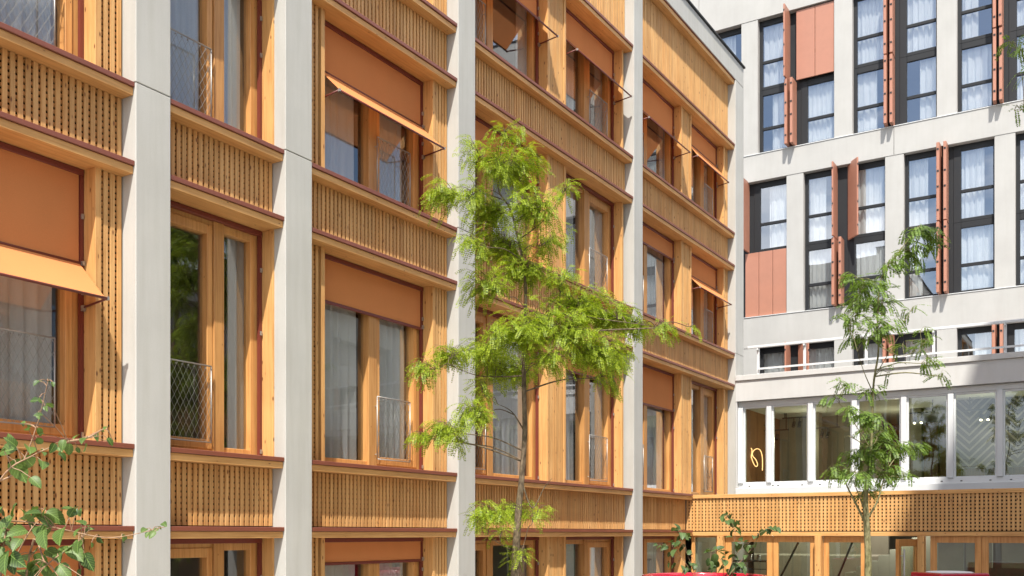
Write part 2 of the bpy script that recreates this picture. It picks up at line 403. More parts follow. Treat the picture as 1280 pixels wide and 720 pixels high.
def window(o0, o1, typ, z0, z1, floor, blind=None, cur='full', reveal_right=True):
    # reveal posts
    for ya_, yb_ in ((o1, o1+.062), (o0-.062, o0)):
        p = MB(); p.box(-.50, -.166, ya_, yb_, z0, z1); p.build('reveal_post', M['wood_v'], TB, bevel=.003)
    fr = MB(); x0, x1 = -.49, -.385
    if typ == 'A':   mu = (o0+1.00, o0+1.16); fix = (o0+.12, mu[0]); sash = (mu[1], o1-.085)
    elif typ == 'B': mu = (o0+.63, o0+.79); sash = (o0+.09, mu[0]); fix = (mu[1], o1-.11)
    else:            mu = (o0+.81, o0+.95); sash = (o0+.05, mu[0]); fix = (mu[1], o1-.12)
    hb, ht = .085, .13
    lo, hi = min(fix[0], sash[0]), max(fix[1], sash[1])
    fr.box(x0, x1, o0, lo, z0, z1); fr.box(x0, x1, hi, o1, z0, z1)
    fr.box(x0, x1-.002, lo, hi, z0, z0+hb); fr.box(x0, x1-.002, lo, hi, z1-ht, z1)
    fr.box(x0, x1+.030, mu[0]+.002, mu[1]-.002, z0+hb*.4, z1-.03)
    W = fr.build('window', M['wood_frame'], TB, bevel=.004)
    a = z0+hb; b = z1-ht
    sf = MB(); s0, s1 = sash; q = .075
    xs = x1+.012
    sf.box(x0, xs, s0+.004, s0+q, a-.03, b+.03); sf.box(x0, xs, s1-q, s1-.004, a-.03, b+.03)
    sf.box(x0, xs-.002, s0+q, s1-q, a-.03, a+q*.9); sf.box(x0, xs-.002, s0+q, s1-q, b-q*.9, b+.03)
    sf.build('sash', M['wood_frame'], W, bevel=.004)
    gl = MB(); gl.box(-.454, -.446, s0+q-.003, s1-q+.003, a+q*.9-.003, b-q*.9+.003); gl.build('pane', M['glass'], W)
    gl = MB(); gl.box(-.454, -.446, fix[0]-.003, fix[1]+.003, a-.003, b+.003); gl.build('pane', M['glass'], W)
    # guide rails
    for y in (o0+.022, o1-.022):
        gr = MB(); gr.box(-.366, -.328, y-.017, y+.017, z0+.02, z1); gr.build('guide_rail', M['red_rail'], W)
    for zz in ((z0+.05), (z0+z1)/2+.1, z1-.45):
        br = MB(); br.box(-.328, -.312, o1-.034, o1-.012, zz, zz+.045); br.build('rail_bracket', M['steel'], W)
    if floor > 0:
        h = .90 if floor == 1 else .85
        gy0, gy1 = {'A': (o0+1.12, o1-.30), 'B': (o0+.03, o0+.53), 'C': (o0+.03, o0+.74)}[typ]
        g0, g1 = z0+.115, z0+h; r = .0075; X = -.318
        G = MB(); G.tube([(X,gy0,g0),(X,gy0,g1)], r, 6); G.tube([(X,gy1,g0),(X,gy1,g1)], r, 6)
        G.tube([(X,gy0,g0),(X,gy1,g0)], r, 6); G.tube([(X,gy0,g1),(X,gy1,g1)], r*1.15, 6)
        for zz in (g0+.06, g1-.12): G.tube([(X,gy1,zz),(-.38,gy1+.03,zz)], .005, 5); G.tube([(X,gy0,zz),(-.38,gy0,zz)], .005, 5)
        GO = G.build('guard_rail', M['steel'], W, smooth=True)
        net = MB(); dy, dz = .036, .064      # diagonal steel cable net
        wd, hh = gy1-gy0, g1-g0
        k = dz/dy
        c = -hh
        for sgn in (1, -1):
            off = -hh/k
            while off < wd + hh/k:
                # line y = off + sgn*t/k ; t in 0..hh
                ts = []
                for t in (0, hh):
                    ts.append(t)
                yA = off if sgn > 0 else off
                # clip
                if sgn > 0: t0 = max(0, (0-off)*k); t1 = min(hh, (wd-off)*k)
                else: t0 = max(0, (off-wd)*k); t1 = min(hh, off*k)
                if t1 - t0 > .02:
                    net.tube([(X+.002*sgn, gy0+off+sgn*t0/k, g0+t0), (X+.002*sgn, gy0+off+sgn*t1/k, g0+t1)], .0021, 3, cap=False)
                off += dy*2
        net.build('cable_net', M['net'], GO)
        beads = MB(); t = gy0+.03
        while t < gy1: beads.box(X-.004, X+.012, t-.005, t+.005, g1-.035, g1-.022); t += .075
        beads.build('net_clip', M['steel'], GO)
    # curtains
    if cur == 'full':
        e1 = max(fix[0], sash[0]) if typ != 'C' else fix[0]
        curtain(o0+.06, min(fix[1], sash[1])-R.uniform(.06,.14), z0+.03, z1-.02, W); curtain(e1+R.uniform(.0,.06), o1-R.uniform(.10,.22), z0+.03, z1-.02, W)
    elif cur == 'grey': curtain(o0+.06, o1-.06, z0+.03, z1-.02, W, mat='curtain_grey')
    elif cur == 'half': curtain(o0+.06, o0+.06+(o1-o0)*.40, z0+.03, z1-.02, W); curtain(o1-.40, o1-.05, z0+.03, z1-.02, W)
    elif cur == 'right': curtain(o1-.36, o1-.05, z0+.03, z1-.02, W, mat='curtain_grey')
    # blind box and blind
    bx = MB(); bx.box(-.38, -.315, o0+.01, o1-.01, z1-.055, z1-.004); bx.build('blind_box', M['red_rail'], W, bevel=.004)
    if blind:
        kind, zb = blind[0], blind[1]
        ya, yb = o0+.045, o1-.045; n = 9
        ys = [ya+(yb-ya)*i/n for i in range(n+1)]
        zt = z1-.05
        ph_ = R.uniform(0, 6); sag = lambda y: .006*math.sin((y-ya)/(yb-ya)*PI) + .004*math.sin(y*9+ph_) + .002*math.sin(y*23+2*ph_)
        if kind == 'straight':
            rows = [[(-.342+sag(y), y, zt+(zb-zt)*j/4) for y in ys] for j in range(5)]
            B = cloth(rows, 'roller_blind', TB)
            q = MB(); q.box(-.356, -.326, ya-.03, yb+.03, zb-.036, zb); q.build('bottom_bar', M['red_rail'], B, bevel=.004)
            for y in (ya-.022, yb+.022):
                h = MB(); h.box(-.326, -.305, y-.012, y+.012, zb-.02, zb+.03); h.build('bar_end', M['steel'], B)
        else:
            zk, zt2, proj = blind[1], blind[2], blind[3]
            rows = [[(-.342+sag(y), y, zt+(zk-zt)*j/4) for y in ys] for j in range(5)]
            B = cloth(rows, 'drop_arm_awning', TB)
            x2 = -.292+proj
            rows = [[(-.336+(x2+.336)*j/4 - .010*math.sin(j/4*PI)*math.sin((y-ya)/(yb-ya)*PI), y, zk+(zt2-zk)*j/4) for y in ys] for j in range(5)]
            cloth(rows, 'awning_valance', B)
            q = MB(); q.tube([(-.335, ya-.03, zk), (-.335, yb+.03, zk)], .014, 8); q.tube([(x2, ya-.03, zt2), (x2, yb+.03, zt2)], .013, 8)
            zp = zt2-.04
            for y in (ya-.024, yb+.024): q.tube([(-.325, y, zp), (x2, y, zt2)], .010, 6)
            q.build('awning_arm', M['red_rail'], B, smooth=True)
            for y in (ya-.024, yb+.024):
                for bx_ in ((-.328, -.295, y-.015, y+.015, zp-.03, zp+.02), (x2-.016, x2+.016, y-.008, y+.008, zt2-.016, zt2+.016), (-.326, -.30, y-.014, y+.014, zk-.018, zk+.018)):
                    h = MB(); h.box(*bx_); h.build('awning_bracket', M['steel'], B)

BL = {  # (bay, window, floor) -> blind state
 (1,0,1): ('drop', 5.14, 4.78, .325), (1,0,0): ('straight', 1.9),
 (3,0,2): ('drop', 8.13, 7.77, .325), (3,0,1): ('straight', 5.45), (3,0,0): ('straight', 2.36+.0), (3,0,3): None,
 (4,0,3): ('drop', 10.92, 10.54, .32), (4,1,3): ('drop', 10.97, 10.60, .32), (4,0,2): ('straight', 8.2), (4,1,1): ('straight', 5.46),
 (5,0,3): ('drop', 10.88, 10.50, .32), (5,1,3): ('drop', 11.05, 10.64, .25), (5,0,2): ('straight', 8.36), (5,1,2): ('drop', 8.24, 7.87, .31), (5,0,1): ('straight', 5.24),
}
CU = {(2,0,1): 'right', (2,0,0): None, (4,0,0): 'right', (5,0,0): 'full', (5,0,3): 'half', (3,0,2): 'full', (4,0,3): 'half', (4,1,3): 'half', (4,1,1): 'half', (4,1,2): 'half', (2,0,2): 'full'}
for bi, (y0, y1, ops) in enumerate(bays):
    last = bi == 5
    for fl in range(4):
        z0 = 0.06 if fl == 0 else SILLS[fl-1]; z1 = HEADS[fl]-.118
        ye = 19.60 if (last and fl == 0) else y1
        prev = y0
        for wi, (o0, o1, t) in enumerate(ops):
            if o1 > ye + .01: continue
            bl = BL.get((bi, wi, fl))
            if (bi, wi, fl) == (3,0,0): bl = ('straight', 2.36)
            if (bi, wi, fl) == (0,0,1): bl = None
            window(o0, o1, t, z0, z1, fl, bl, CU.get((bi, wi, fl), 'full'))
            if o0-.062 - prev > .10: lattice(prev+.004, o0-.080, z0, z1)
            prev = o1+.062
        if ye - prev > .10: lattice(prev+.018, ye-.004, z0, z1)
    for hi, h in enumerate(HEADS):
        ye = 19.60 if (last and hi == 0) else y1
        cornice(y0, ye, h)
        if hi < 3:
            cornice(y0, ye, SILLS[hi]); lattice(y0+.004, ye-.004, h, SILLS[hi]-.118)
        else:
            lattice(y0+.004, y1-.004, h, 13.0)
    f = MB(); f.box(-.40, -.034, y0, y1, 13.0, 13.085); f.build('eaves_board', M['wood_y'], TB, bevel=.004)
    f = MB(); f.box(-.30, -.014, y0, y1, 13.086, 13.099); f.build('eaves_flashing', M['red_cap'], TB)

# ================================================================== podium at the end of the courtyard
PX1 = 12.95
PB = empty('podium_building', (4.5, 21, 0), 'low white podium with a glazed band above a timber lattice and glass doors', 'building')
m = MB(); m.box(.005, PX1, YW, YW+.30, 5.72, 6.185); m.box(.005, .03, YW+.01, YW+.30, 3.74, 5.72)
m.build('white_wall', M['parapet'], PB)
m = MB(); m.box(.005, PX1, YW-.035, YW+.34, 6.187, 6.305); m.build('parapet_coping', M['parapet'], PB, bevel=.006)
m = MB(); m.box(.005, PX1, YW-.03, YW+.30, 3.47, 3.735); m.build('window_sill', M['white_alu'], PB, bevel=.006)
# terrace and interior shell
m = MB(); m.box(.03, PX1, YW+.34, YU-.01, 5.72, 5.90); m.build('terrace_slab', M['render'], PB)
m = MB(); m.box(-.10, PX1, YB+.10, YW-.04, 3.36, 3.455); m.build('ledge_roof', M['dark_frame'], PB)
m = MB(); m.box(.03, PX1, YW+.31, YW+6.0, 3.36, 3.70); m.box(.03, PX1, YB+.2, YW+6, .0, .05); m.build('lobby_floor', M['room_floor'], PB)
m = MB(); m.box(.03, PX1, YW+5.9, YW+6.0, 3.70, 5.62); m.box(-.07, .03, YW+.31, YW+6, 3.70, 5.62); m.build('lobby_wall', M['lobby_wood'], PB)
m = MB(); m.box(-.12, PX1, YW+5.9, YW+6.0, .05, 3.36); m.box(-.12, -.02, YB+.2, YW+5.9, .05, 3.36); m.build('ground_lobby_wall', M['lobby_wall'], PB)
m = MB(); m.box(.03, PX1, YW+.31, YW+5.9, 5.62, 5.72); m.build('lobby_ceiling', M['lobby_ceiling'], PB)
m = MB()
for i in range(7): x = 1.5+i*.55; m.box(x, x+.28, YW+5.72, YW+5.88, 3.72, 5.60)
m.build('timber_fins', M['lobby_wood'], PB)
m = MB(); m.box(1.0, 1.3, YW+2.2, YW+2.5, 3.70, 5.62); m.box(3.3, 3.55, YW+2.6, YW+2.9, 3.7, 5.62); m.box(.05, 2.55, YW+3.2, YW+3.3, 3.70, 5.62); m.build('lobby_partition', M['lobby_wall'], PB)
m = MB(); m.box(4.22, PX1-.1, YW+1.6, YW+1.66, 4.12, 5.62); m.build('chevron_screen', M['chevron'], PB)
# glazed band
mul = [.085, .745, 1.675, 2.615, 3.625, 4.54, 5.455, 6.4, 7.3, 8.2, 9.1, 10.05, 11.0, 11.95, 12.86]
z0, z1 = 3.737, 5.715
fr = MB(); fy0, fy1 = YW+.13, YW+.23
fr.box(.031, PX1, fy0, fy1, z1-.12, z1); fr.box(.031, PX1, fy0, fy1, z0, z0+.11)
WB = fr.build('window_band', M['white_alu'], PB, bevel=.005)
for i, x in enumerate(mul):
    p = MB(); p.box(x-.055, x+.055, fy0-.045, fy1, z0+.112, z1-.122); p.build('mullion', M['white_alu'], WB, bevel=.005)
    if i:
        a, b = mul[i-1]+.055, x-.055
        s = MB(); s.box(a, a+.035, fy0+.02, fy1, z0+.112, z1-.122); s.box(b-.035, b, fy0+.02, fy1, z0+.112, z1-.122)
        s.box(a+.035, b-.035, fy0+.02, fy1, z1-.16, z1-.122); s.box(a+.035, b-.035, fy0+.02, fy1, z0+.112, z0+.14)
        s.build('casement', M['white_alu'], WB)
        gl = MB(); gl.box(a+.033, b-.033, fy0+.05, fy0+.06, z0+.138, z1-.158); gl.build('pane', M['glass_lobby'], WB)
d = MB()
for x in mul[:-1]:
    for dx in (.18, .72): d.box(x+dx, x+dx+.04, fy0-.006, fy0-.001, z0+.035, z0+.055)
d.build('drain_slot', M['black'], WB)
# railing
rl = MB(); rl.box(.26, PX1, YW+.05, YW+.10, 6.91, 6.965)
RL = rl.build('terrace_railing', M['white_alu'], PB, bevel=.006)
rl = MB(); rl.box(.50, PX1, YW+.06, YW+.085, 6.415, 6.455); rl.build('lower_rail', M['white_alu'], RL)
for x in (.49, 1.54, 2.86, 4.21, 5.55, 6.9, 8.2):
    q = MB(); q.box(x-.028, x+.028, YW+.105, YW+.15, 6.31, 6.905); q.box(x-.02, x+.02, YW+.052, YW+.104, 6.86, 6.905); q.build('post', M['white_alu'], RL, bevel=.004)
# timber lattice band
m = MB(); m.box(-.20, PX1, YB-.03, YB+.10, 3.425, 3.50); m.box(-.20, PX1, YB-.022, YB+.10, 2.655, 2.735)
m.build('lattice_rail', M['wood_x'], PB, bevel=.004)
m = MB(); n = round((PX1+.2)/.0725); p = (PX1+.2)/n
for i in range(n):
    xc = -.2+p*(i+.5); j = R.uniform(-.0015, .0015); m.box(xc-.0225, xc+.0225, YB+j, YB+.018, 2.752, 3.424)
LA = m.build('slat_screen', M['wood_v'], PB)
m = MB(); q = (3.42-2.76)/10.0
for k in range(10): m.box(-.198, PX1, YB+.0185, YB+.038, 2.76+q*k+.0165, 2.76+q*(k+1)-.0165)
m.build('batten_grid', M['wood_x'], LA)
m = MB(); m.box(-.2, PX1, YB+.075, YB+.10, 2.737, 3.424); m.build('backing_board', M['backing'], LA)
# ground floor timber glazing: (x0, x1) posts and framed leaves
gz = 2.653
def framed(x0, x1, st, name, y=YB+.06, top=.12, pane=True):
    f = MB(); f.box(x0, x0+st, y, y+.06, .05, gz); f.box(x1-st, x1, y, y+.06, .05, gz)
    f.box(x0+st, x1-st, y+.001, y+.06, gz-top, gz); f.box(x0+st, x1-st, y+.001, y+.06, .05, .30)
    o = f.build(name, M['wood_frame'], PB, bevel=.004)
    gl = MB(); gl.box(x0+st-.003, x1-st+.003, y+.026, y+.034, .297, gz-top+.003); gl.build('pane', M['glass_lobby'], o)
    return o
framed(-.10, .51, .07, 'glazed_panel', top=.03)
framed(.64, 1.62, .12, 'glass_door'); framed(1.63, 2.46, .10, 'glass_door')
framed(2.62, 3.42, .10, 'glass_door')
framed(4.56, 5.42, .11, 'glass_door'); framed(5.425, 6.25, .11, 'glass_door')
framed(6.42, 7.3, .11, 'glass_door'); framed(7.305, 8.2, .11, 'glass_door')
for x0, x1 in ((.515,.635),(2.49,2.61),(4.36,4.48),(6.28,6.40),(8.25,8.37)):
    q = MB(); q.box(x0, x1, YB-.10, YB+.09, 0, gz); q.build('timber_post', M['wood_v'], PB, bevel=.004)
m = MB(); m.box(8.38, PX1, YB+.05, YB+.1, 0.05, gz); m.build('timber_wall', M['wood_v'], PB)
h = MB(); h.box(3.43, 3.475, YB+.0, YB+.11, .8, 2.52); h.build('door_edge', M['red_paint'], PB, bevel=.004)
# open door leaf, seen from its edge
a = math.radians(97); u = Vector((-math.cos(a)*-1, -math.sin(a), 0)); hinge = Vector((4.33, YB+.06, 0))
u = Vector((-.20, -.98, 0)).normalized(); v = Vector((u.y, -u.x, 0))
m = MB()
for c, hw, za, zb in ((.05,.05,.05,2.60),(.85,.05,.05,2.60)): m.obox(hinge+u*c, u, v, hw, .03, za, zb)
m.obox(hinge+u*.45, u, v, .349, .029, 2.47, 2.60); m.obox(hinge+u*.45, u, v, .349, .029, .05, .30)
OD = m.build('open_door', M['wood_frame'], PB, bevel=.003)
m = MB(); m.obox(hinge+u*.45, u, v, .35, .004, .30, 2.47); m.build('pane', M['glass_lobby'], OD)
hp = hinge+u*.84-v*.10
m = MB(); m.tube([(hp.x,hp.y,1.0),(hp.x,hp.y,2.42)], .016, 8)
for zz in (1.1, 2.3): m.tube([(hp.x,hp.y,zz), tuple(hp+v*.09)[:2]+(zz,)], .01, 6)
m.build('pull_handle', M['steel'], OD, smooth=True)
# stair and joinery inside the lobby
m = MB()
def onY(px, y): q = at(px, 600, 1)-CAM; return (CAM+q*(y/q.y)).x
YS = YB+2.2; ex = [onY(p_, YS) for p_ in (1042,1056,1070,1084,1098,1112,1126,1140,1154,1168)]
for i in range(9): m.box(ex[i], ex[i+1]-.002, YS, YS+1.2, .05, 1.745+i*.125)
m.build('staircase', M['stair'], PB)
m = MB()
for k, x in enumerate((4.5, 5.0, 5.62, 6.2)): m.box(x, x+.46, YB+1.3, YB+1.36, 2.05 if k != 0 else 1.5, 2.62)
m.build('lobby_cupboard', M['stair'], PB)

m = MB()
for x0_, y0_, x1_, y1_ in ((966,740,998,678),(1040,740,1066,676)):
    A_ = at(x0_, y0_, 1)-CAM; B_ = at(x1_, y1_, 1)-CAM
    m = MB(); m.tube([CAM+A_*((YB+1.5)/A_.y), CAM+B_*((YB+1.5)/B_.y)], .022, 8); m.build('handrail', M['black'], PB)
m = MB(); m.box(.2, 3.2, YB+3.2, YB+3.3, .05, 3.3); m.build('lobby_partition', M['lobby_wall'], PB)
# ================================================================== white building with shutters behind
UB = empty('shutter_building', (2, 35, 0), 'tall white building with copper brown folding shutters behind the podium', 'building')
UX0, UX1 = -11.0, 13.0
rows = [(9.57, 13.85, -.93, 2.935), (14.71, 18.96, -2.37, 2.905), (5.90, 8.58, -2.37, 2.905)]
for za_, zb_, off_ in ((18.96, 20.6, 1.48), (13.85, 14.71, 1.73), (8.58, 9.57, 1.48), (0, 5.895, 1.48)):
    xs_ = sorted([UX0, UX1] + [off_+5.81*k_ for k_ in range(-3, 4) if UX0 < off_+5.81*k_ < UX1])
    for xa_, xb_ in zip(xs_, xs_[1:]): m = MB(); m.box(xa_+.006, xb_-.006, YU, YU+.45, za_, zb_); m.build('spandrel_wall', M['render'], UB, bevel=.006)

m = MB()
for z in (9.555, 14.695): m.box(UX0, UX1, YU-.02, YU+.25, z, z+.018)
m.build('sill_flashing', M['white_alu'], UB)
m = MB(); m.box(UX0, UX1, YU-.03, YU+.5, 20.6, 20.66); m.build('roof_coping', M['dark_frame'], UB)
m = MB()
m.box(UX0, UX1, YU+2.5, YU+2.6, 0, 20.6); m.box(UX0, UX1, YU+.45, YU+9, 20.3, 20.58)
for z in (5.7, 8.58, 11.62, 13.85, 16.75): m.box(UX0, UX1, YU+.46, YU+2.49, z, z+.16)
m.box(UX0, UX0+.2, YU+.46, YU+9, 0, 20.3); m.box(UX1-.2, UX1, YU+.46, YU+9, 0, 20.3); m.box(UX0+.2, UX1-.2, YU+8.8, YU+9, 0, 20.3)
m.build('room_shell', M['room'], UB)

def leaf(par, x, z0, z1, depth=.52, ang=0.0, th=.05, yback=.16):
    """one folded shutter leaf standing out from the facade"""
    u = Vector((math.sin(ang), -math.cos(ang), 0)); v = Vector((u.y, -u.x, 0))
    c = Vector((x, YU+yback, 0)) + u*(depth/2)
    m = MB(); m.obox(c, u, v, depth/2, th/2, z0, z1)
    o = m.build('shutter', M['copper'], par, bevel=.008)
    for t in (.12, .42, .62, .9):
        h = MB(); zz = z0+(z1-z0)*t; e = c+u*(depth/2+.004); h.obox(e, u, v, .006, th*.32, zz, zz+.05)
        h.build('hinge', M['dark_frame'], o)
def closed(par, xa, xb, z0, z1, n=2):
    w = (xb-xa)/n
    for i in range(n):
        m = MB(); m.box(xa+w*i+.006, xa+w*(i+1)-.006, YU+.06, YU+.10, z0, z1); m.build('shutter', M['copper'], par, bevel=.006)

def uwin(x0, x1, z0, z1, wide_left=.10, cu=True, short=False):
    y0, y1 = YU+.20, YU+.30; tf = .09
    f = MB(); f.box(x0, x0+wide_left, y0, y1, z0, z1); f.box(x1-.05, x1, y0, y1, z0, z1)
    a, b = x0+wide_left, x1-.05
    H = z1-z0; tz = z0+H*.40
    f.box(a, b, y0+.002, y1, z1-.17, z1); f.box(a, b, y0+.002, y1, z0, z0+.10); f.box(a, b, y0+.012, y1, tz-.045, tz+.045)
    W = f.build('window', M['dark_frame'], UB, bevel=.006)
    for za, zb in ((z0+.10, tz-.045), (tz+.045, z1-.17)):
        g_ = MB(); g_.box(a-.003, b+.003, y0+.045, y0+.055, za-.003, zb+.003); g_.build('pane', M['glass_up'], W)
    if cu:
        fq = R.uniform(26, 52); r_ = R.random(); ca, cb = (a, b) if r_ > .3 else ((a, a+(b-a)*R.uniform(.45,.8)) if r_ > .15 else (a+(b-a)*R.uniform(.2,.5), b))
        m = MB(); n = max(8, int((cb-ca)/.02)); ph = R.uniform(0, 6)
        for z in (z0+.04, z1-.05):
            for i in range(n+1):
                t = ca+(cb-ca)*i/n; m.v.append((t, y1+.07+.026*math.sin(t*fq+ph)+.015*math.sin(t*fq*2.3+ph)+.012*math.sin(t*9+ph), z))
        for i in range(n): m.f.append((i, i+1, n+2+i, n+1+i))
        m.build('curtain', M['curtain_up'], W, smooth=True)

pil = MB(); shutters = []
for ri, (z0, z1, g0, pit) in enumerate(rows):
    k0 = -3; gw = 2.37 if ri != 0 else 2.41
    for k in range(k0, 4):
        a = g0+pit*k; b = a+gw
        if a > UX1-2.6 or b < UX0: continue
        # pilaster to the right of the group
        pil.box(b, a+pit, YU+.012, YU+.45, z0+.001 if ri else z0+.001, z1-.001)
        if b < -5.2 or a > 7.5:      # far outside the photograph: plain glazing
            uwin(a, b, z0, z1); continue
        if ri == 2:
            uwin(a, a+.93, z0, z1); uwin(a+1.30, b, z0, z1, .16)
            halves = [(z0+.05, z1-.02)]
        else:
            zm = (z0+z1)/2 + .02
            for za, zb in ((z0, zm-.10), (zm-.098, z1)):
                uwin(a, a+.93, za, zb); uwin(a+1.32, b, za, zb, .20)
            halves = [(z0+.02, zm-.12), (zm-.08, z1-.02)]
        c = MB(); c.box(a+.931, a+1.299 if ri == 2 else a+1.319, YU+.22, YU+.30, z0, z1); c.build('mullion_panel', M['dark_frame'], UB)
        for hi, (za, zb) in enumerate(halves):
            key = (ri, k, hi)
            if key == (1, 0, 1):
                leaf(UB, a+.97, za, zb+.06, .60); closed(UB, a+1.20, b-.01, za, zb-.02, 2)
            elif key == (0, -1, 1):
                leaf(UB, a+1.16, za, zb+.06, .62); 
            elif key == (0, -1, 0):
                closed(UB, a+1.07, b-.005, za, zb, 3)
            elif key == (0, 0, 1):
                leaf(UB, a+.98, za, zb+.05, .55); leaf(UB, a+1.32, za-.06, zb+.08, .56, .72)
            elif key == (2, 0, 0):
                leaf(UB, a+.98, za, zb+.05, .5); leaf(UB, a+1.25, za, zb, .5, .9)
            else:
                for dx in (.985, 1.155): leaf(UB, a+dx, za, zb+(.05 if hi else 0), .46+R.uniform(-.03, .03), R.uniform(-.03, .05), .085)
pil.build('pilaster', M['render'], UB, bevel=.006)

# ================================================================== building across the courtyard (seen in the glass, with an unseen high block shaped to shade the podium)
OB = empty('opposite_building', (11, 17, 0), 'white and timber building standing along the right side of the courtyard', 'building')
OX, OZ = 13.0, 33.5
m = MB(); m.box(OX+.35, OX+8, -6.0, 30.0, 0, 9.0); m.box(OX+.35, OX+8, -1.0, 9.2, 9.9, OZ-.9); m.build('core_wall', M['render'], OB)
m = MB(); m.box(OX, OX+8, -6.0, 30.0, 9.0, 9.9); m.build('parapet', M['concrete'], OB)
m = MB(); m.box(OX, OX+8, -1.0, 9.2, OZ-.9, OZ); m.build('shade_tower_parapet', M['concrete'], OB)
y = -6.0
while y < 30:
    m = MB(); m.box(OX, OX+.34, y, y+.4, 0, 9.0); m.build('concrete_column', M['concrete'], OB)
    if -1.0 <= y < 9: m = MB(); m.box(OX, OX+.34, y, y+.4, 9.9, OZ-.9); m.build('concrete_column', M['concrete'], OB)
    y += 3.3
y = -5.6
while y < 29:
    shade_tower = -1.2 <= y < 7
    for z in (2.6, 5.4) + ((9.95, 12.7, 15.4, 18.1, 20.8, 23.5, 26.2) if shade_tower else ()):
        q_ = MB(); q_.box(OX+.12, OX+.34, y, min(y+2.9, 30), z, z+.8); q_.build('timber_spandrel', M['wood_y'], OB)
    for z in (.1, 3.4, 6.3) + ((10.8, 13.5, 16.2, 18.9, 21.6, 24.3) if shade_tower else ()):
        g_ = MB(); g_.box(OX+.30, OX+.34, y+.3, min(y+2.6, 30), z, z+1.85 if z > 1 else 2.5); g_.build('window', M['glass_up'], OB)
    y += 3.3

# ================================================================== small things inside the podium
NS = MB()
cx = lambda px, py: Vector((D + (at(px, py, 1)-CAM).x/(at(px, py, 1)-CAM).y*(YW+1.0), YW+1.0, EYE + (at(px, py, 1)-CAM).z/(at(px, py, 1)-CAM).y*(YW+1.0)))
def spline(pts, n=10):
    out = []; P = [pts[0]]+pts+[pts[-1]]
    for i in range(1, len(P)-2):
        for j in range(n):
            t = j/n; a, b, c, d = P[i-1], P[i], P[i+1], P[i+2]
            out.append(tuple(.5*((2*b[q])+(-a[q]+c[q])*t+(2*a[q]-5*b[q]+4*c[q]-d[q])*t*t+(-a[q]+3*b[q]-3*c[q]+d[q])*t**3) for q in range(len(a))))
    out.append(tuple(pts[-1])); return out
scr = [(934.5,568),(936.5,566),(938,572),(937,579),(934.5,580),(935.5,576),(939,571),(940,563),(938.5,560.5),(938,566),(941,577),(944.5,583),(947,581),(945,575),(941,570),(940.5,566),(943.5,562),(947.5,561),(951,564),(953,573),(953,588)]
NS.tube([cx(*p) for p in spline(scr, 6)], .010, 6)
tag(NS.build('neon_sign', M['neon'], smooth=True), 'glowing warm neon script lettering hanging inside the first white-framed window', 'neon sign')
for i, (px, py, lab) in enumerate(((943, 541, 'small black ceiling spotlight just above the glowing neon script'), (968, 547, 'black ceiling spotlight in the second window from the left, lower of the two there'), (996, 531, 'black ceiling spotlight near the top right of the second window from the left'), (1031, 544, 'black ceiling spotlight in the third window behind the right hand tree'), (1148, 526, 'lit ceiling spotlight seen through the window right of the right hand tree'), (1231, 522, 'lit ceiling spotlight in front of the chevron patterned screen'))):
    dep = YW+2.0 if i < 4 else YW+1.2
    q = at(px, py, 1)-CAM; c = CAM + q*(dep/q.y)
    e = empty('ceiling_spotlight', (c.x, c.y, c.z), lab, 'spotlight', 'ceiling spotlights inside the podium')
    t = MB(); t.box(c.x-.35, c.x+.35, c.y-.02, c.y+.02, c.z+.16, c.z+.19); t.box(c.x-.3, c.x-.28, c.y-.01, c.y+.01, c.z+.19, 5.62); t.box(c.x+.28, c.x+.3, c.y-.01, c.y+.01, c.z+.19, 5.62)
    t.build('track', M['black'], e)
    for dx in (-.07, .07):
        s = MB(); s.tube([(c.x+dx, c.y, c.z+.16), (c.x+dx, c.y, c.z+.05)], .012, 6); s.tube([(c.x+dx, c.y+.03, c.z+.07), (c.x+dx, c.y-.06, c.z-.05)], .038, 10)
        h_ = s.build('lamp_head', M['black'], e)
        if i > 3: l_ = MB(); l_.tube([(c.x+dx, c.y-.061, c.z-.052), (c.x+dx, c.y-.064, c.z-.056)], .028, 10); l_.build('bulb', M['lamp'], h_)
for i, (x, y, z, pw) in enumerate(((1.2, YW+1.6, 4.9, 11), (3.0, YW+2.6, 4.9, 11), (5.2, YW+.95, 4.9, 8), (7.2, YW+.95, 4.9, 8))):
    L_ = bpy.data.lights.new('spot_lamp', 'POINT'); L_.energy = pw; L_.color = (1, .88, .70); L_.shadow_soft_size = .12
    lo = bpy.data.objects.new('spot_lamp', L_); COL.objects.link(lo); lo.location = (x, y, z)
for x in (1.5, 3.6, 6.0):  # added fill without fixtures, brightens the dark ground-floor interior
    L_ = bpy.data.lights.new('lobby_fill', 'POINT'); L_.energy = 42; L_.color = (1, .93, .80); L_.shadow_soft_size = .15
    lo = bpy.data.objects.new('lobby_fill', L_); COL.objects.link(lo); lo.location = (x, YB+1.9, 3.1)
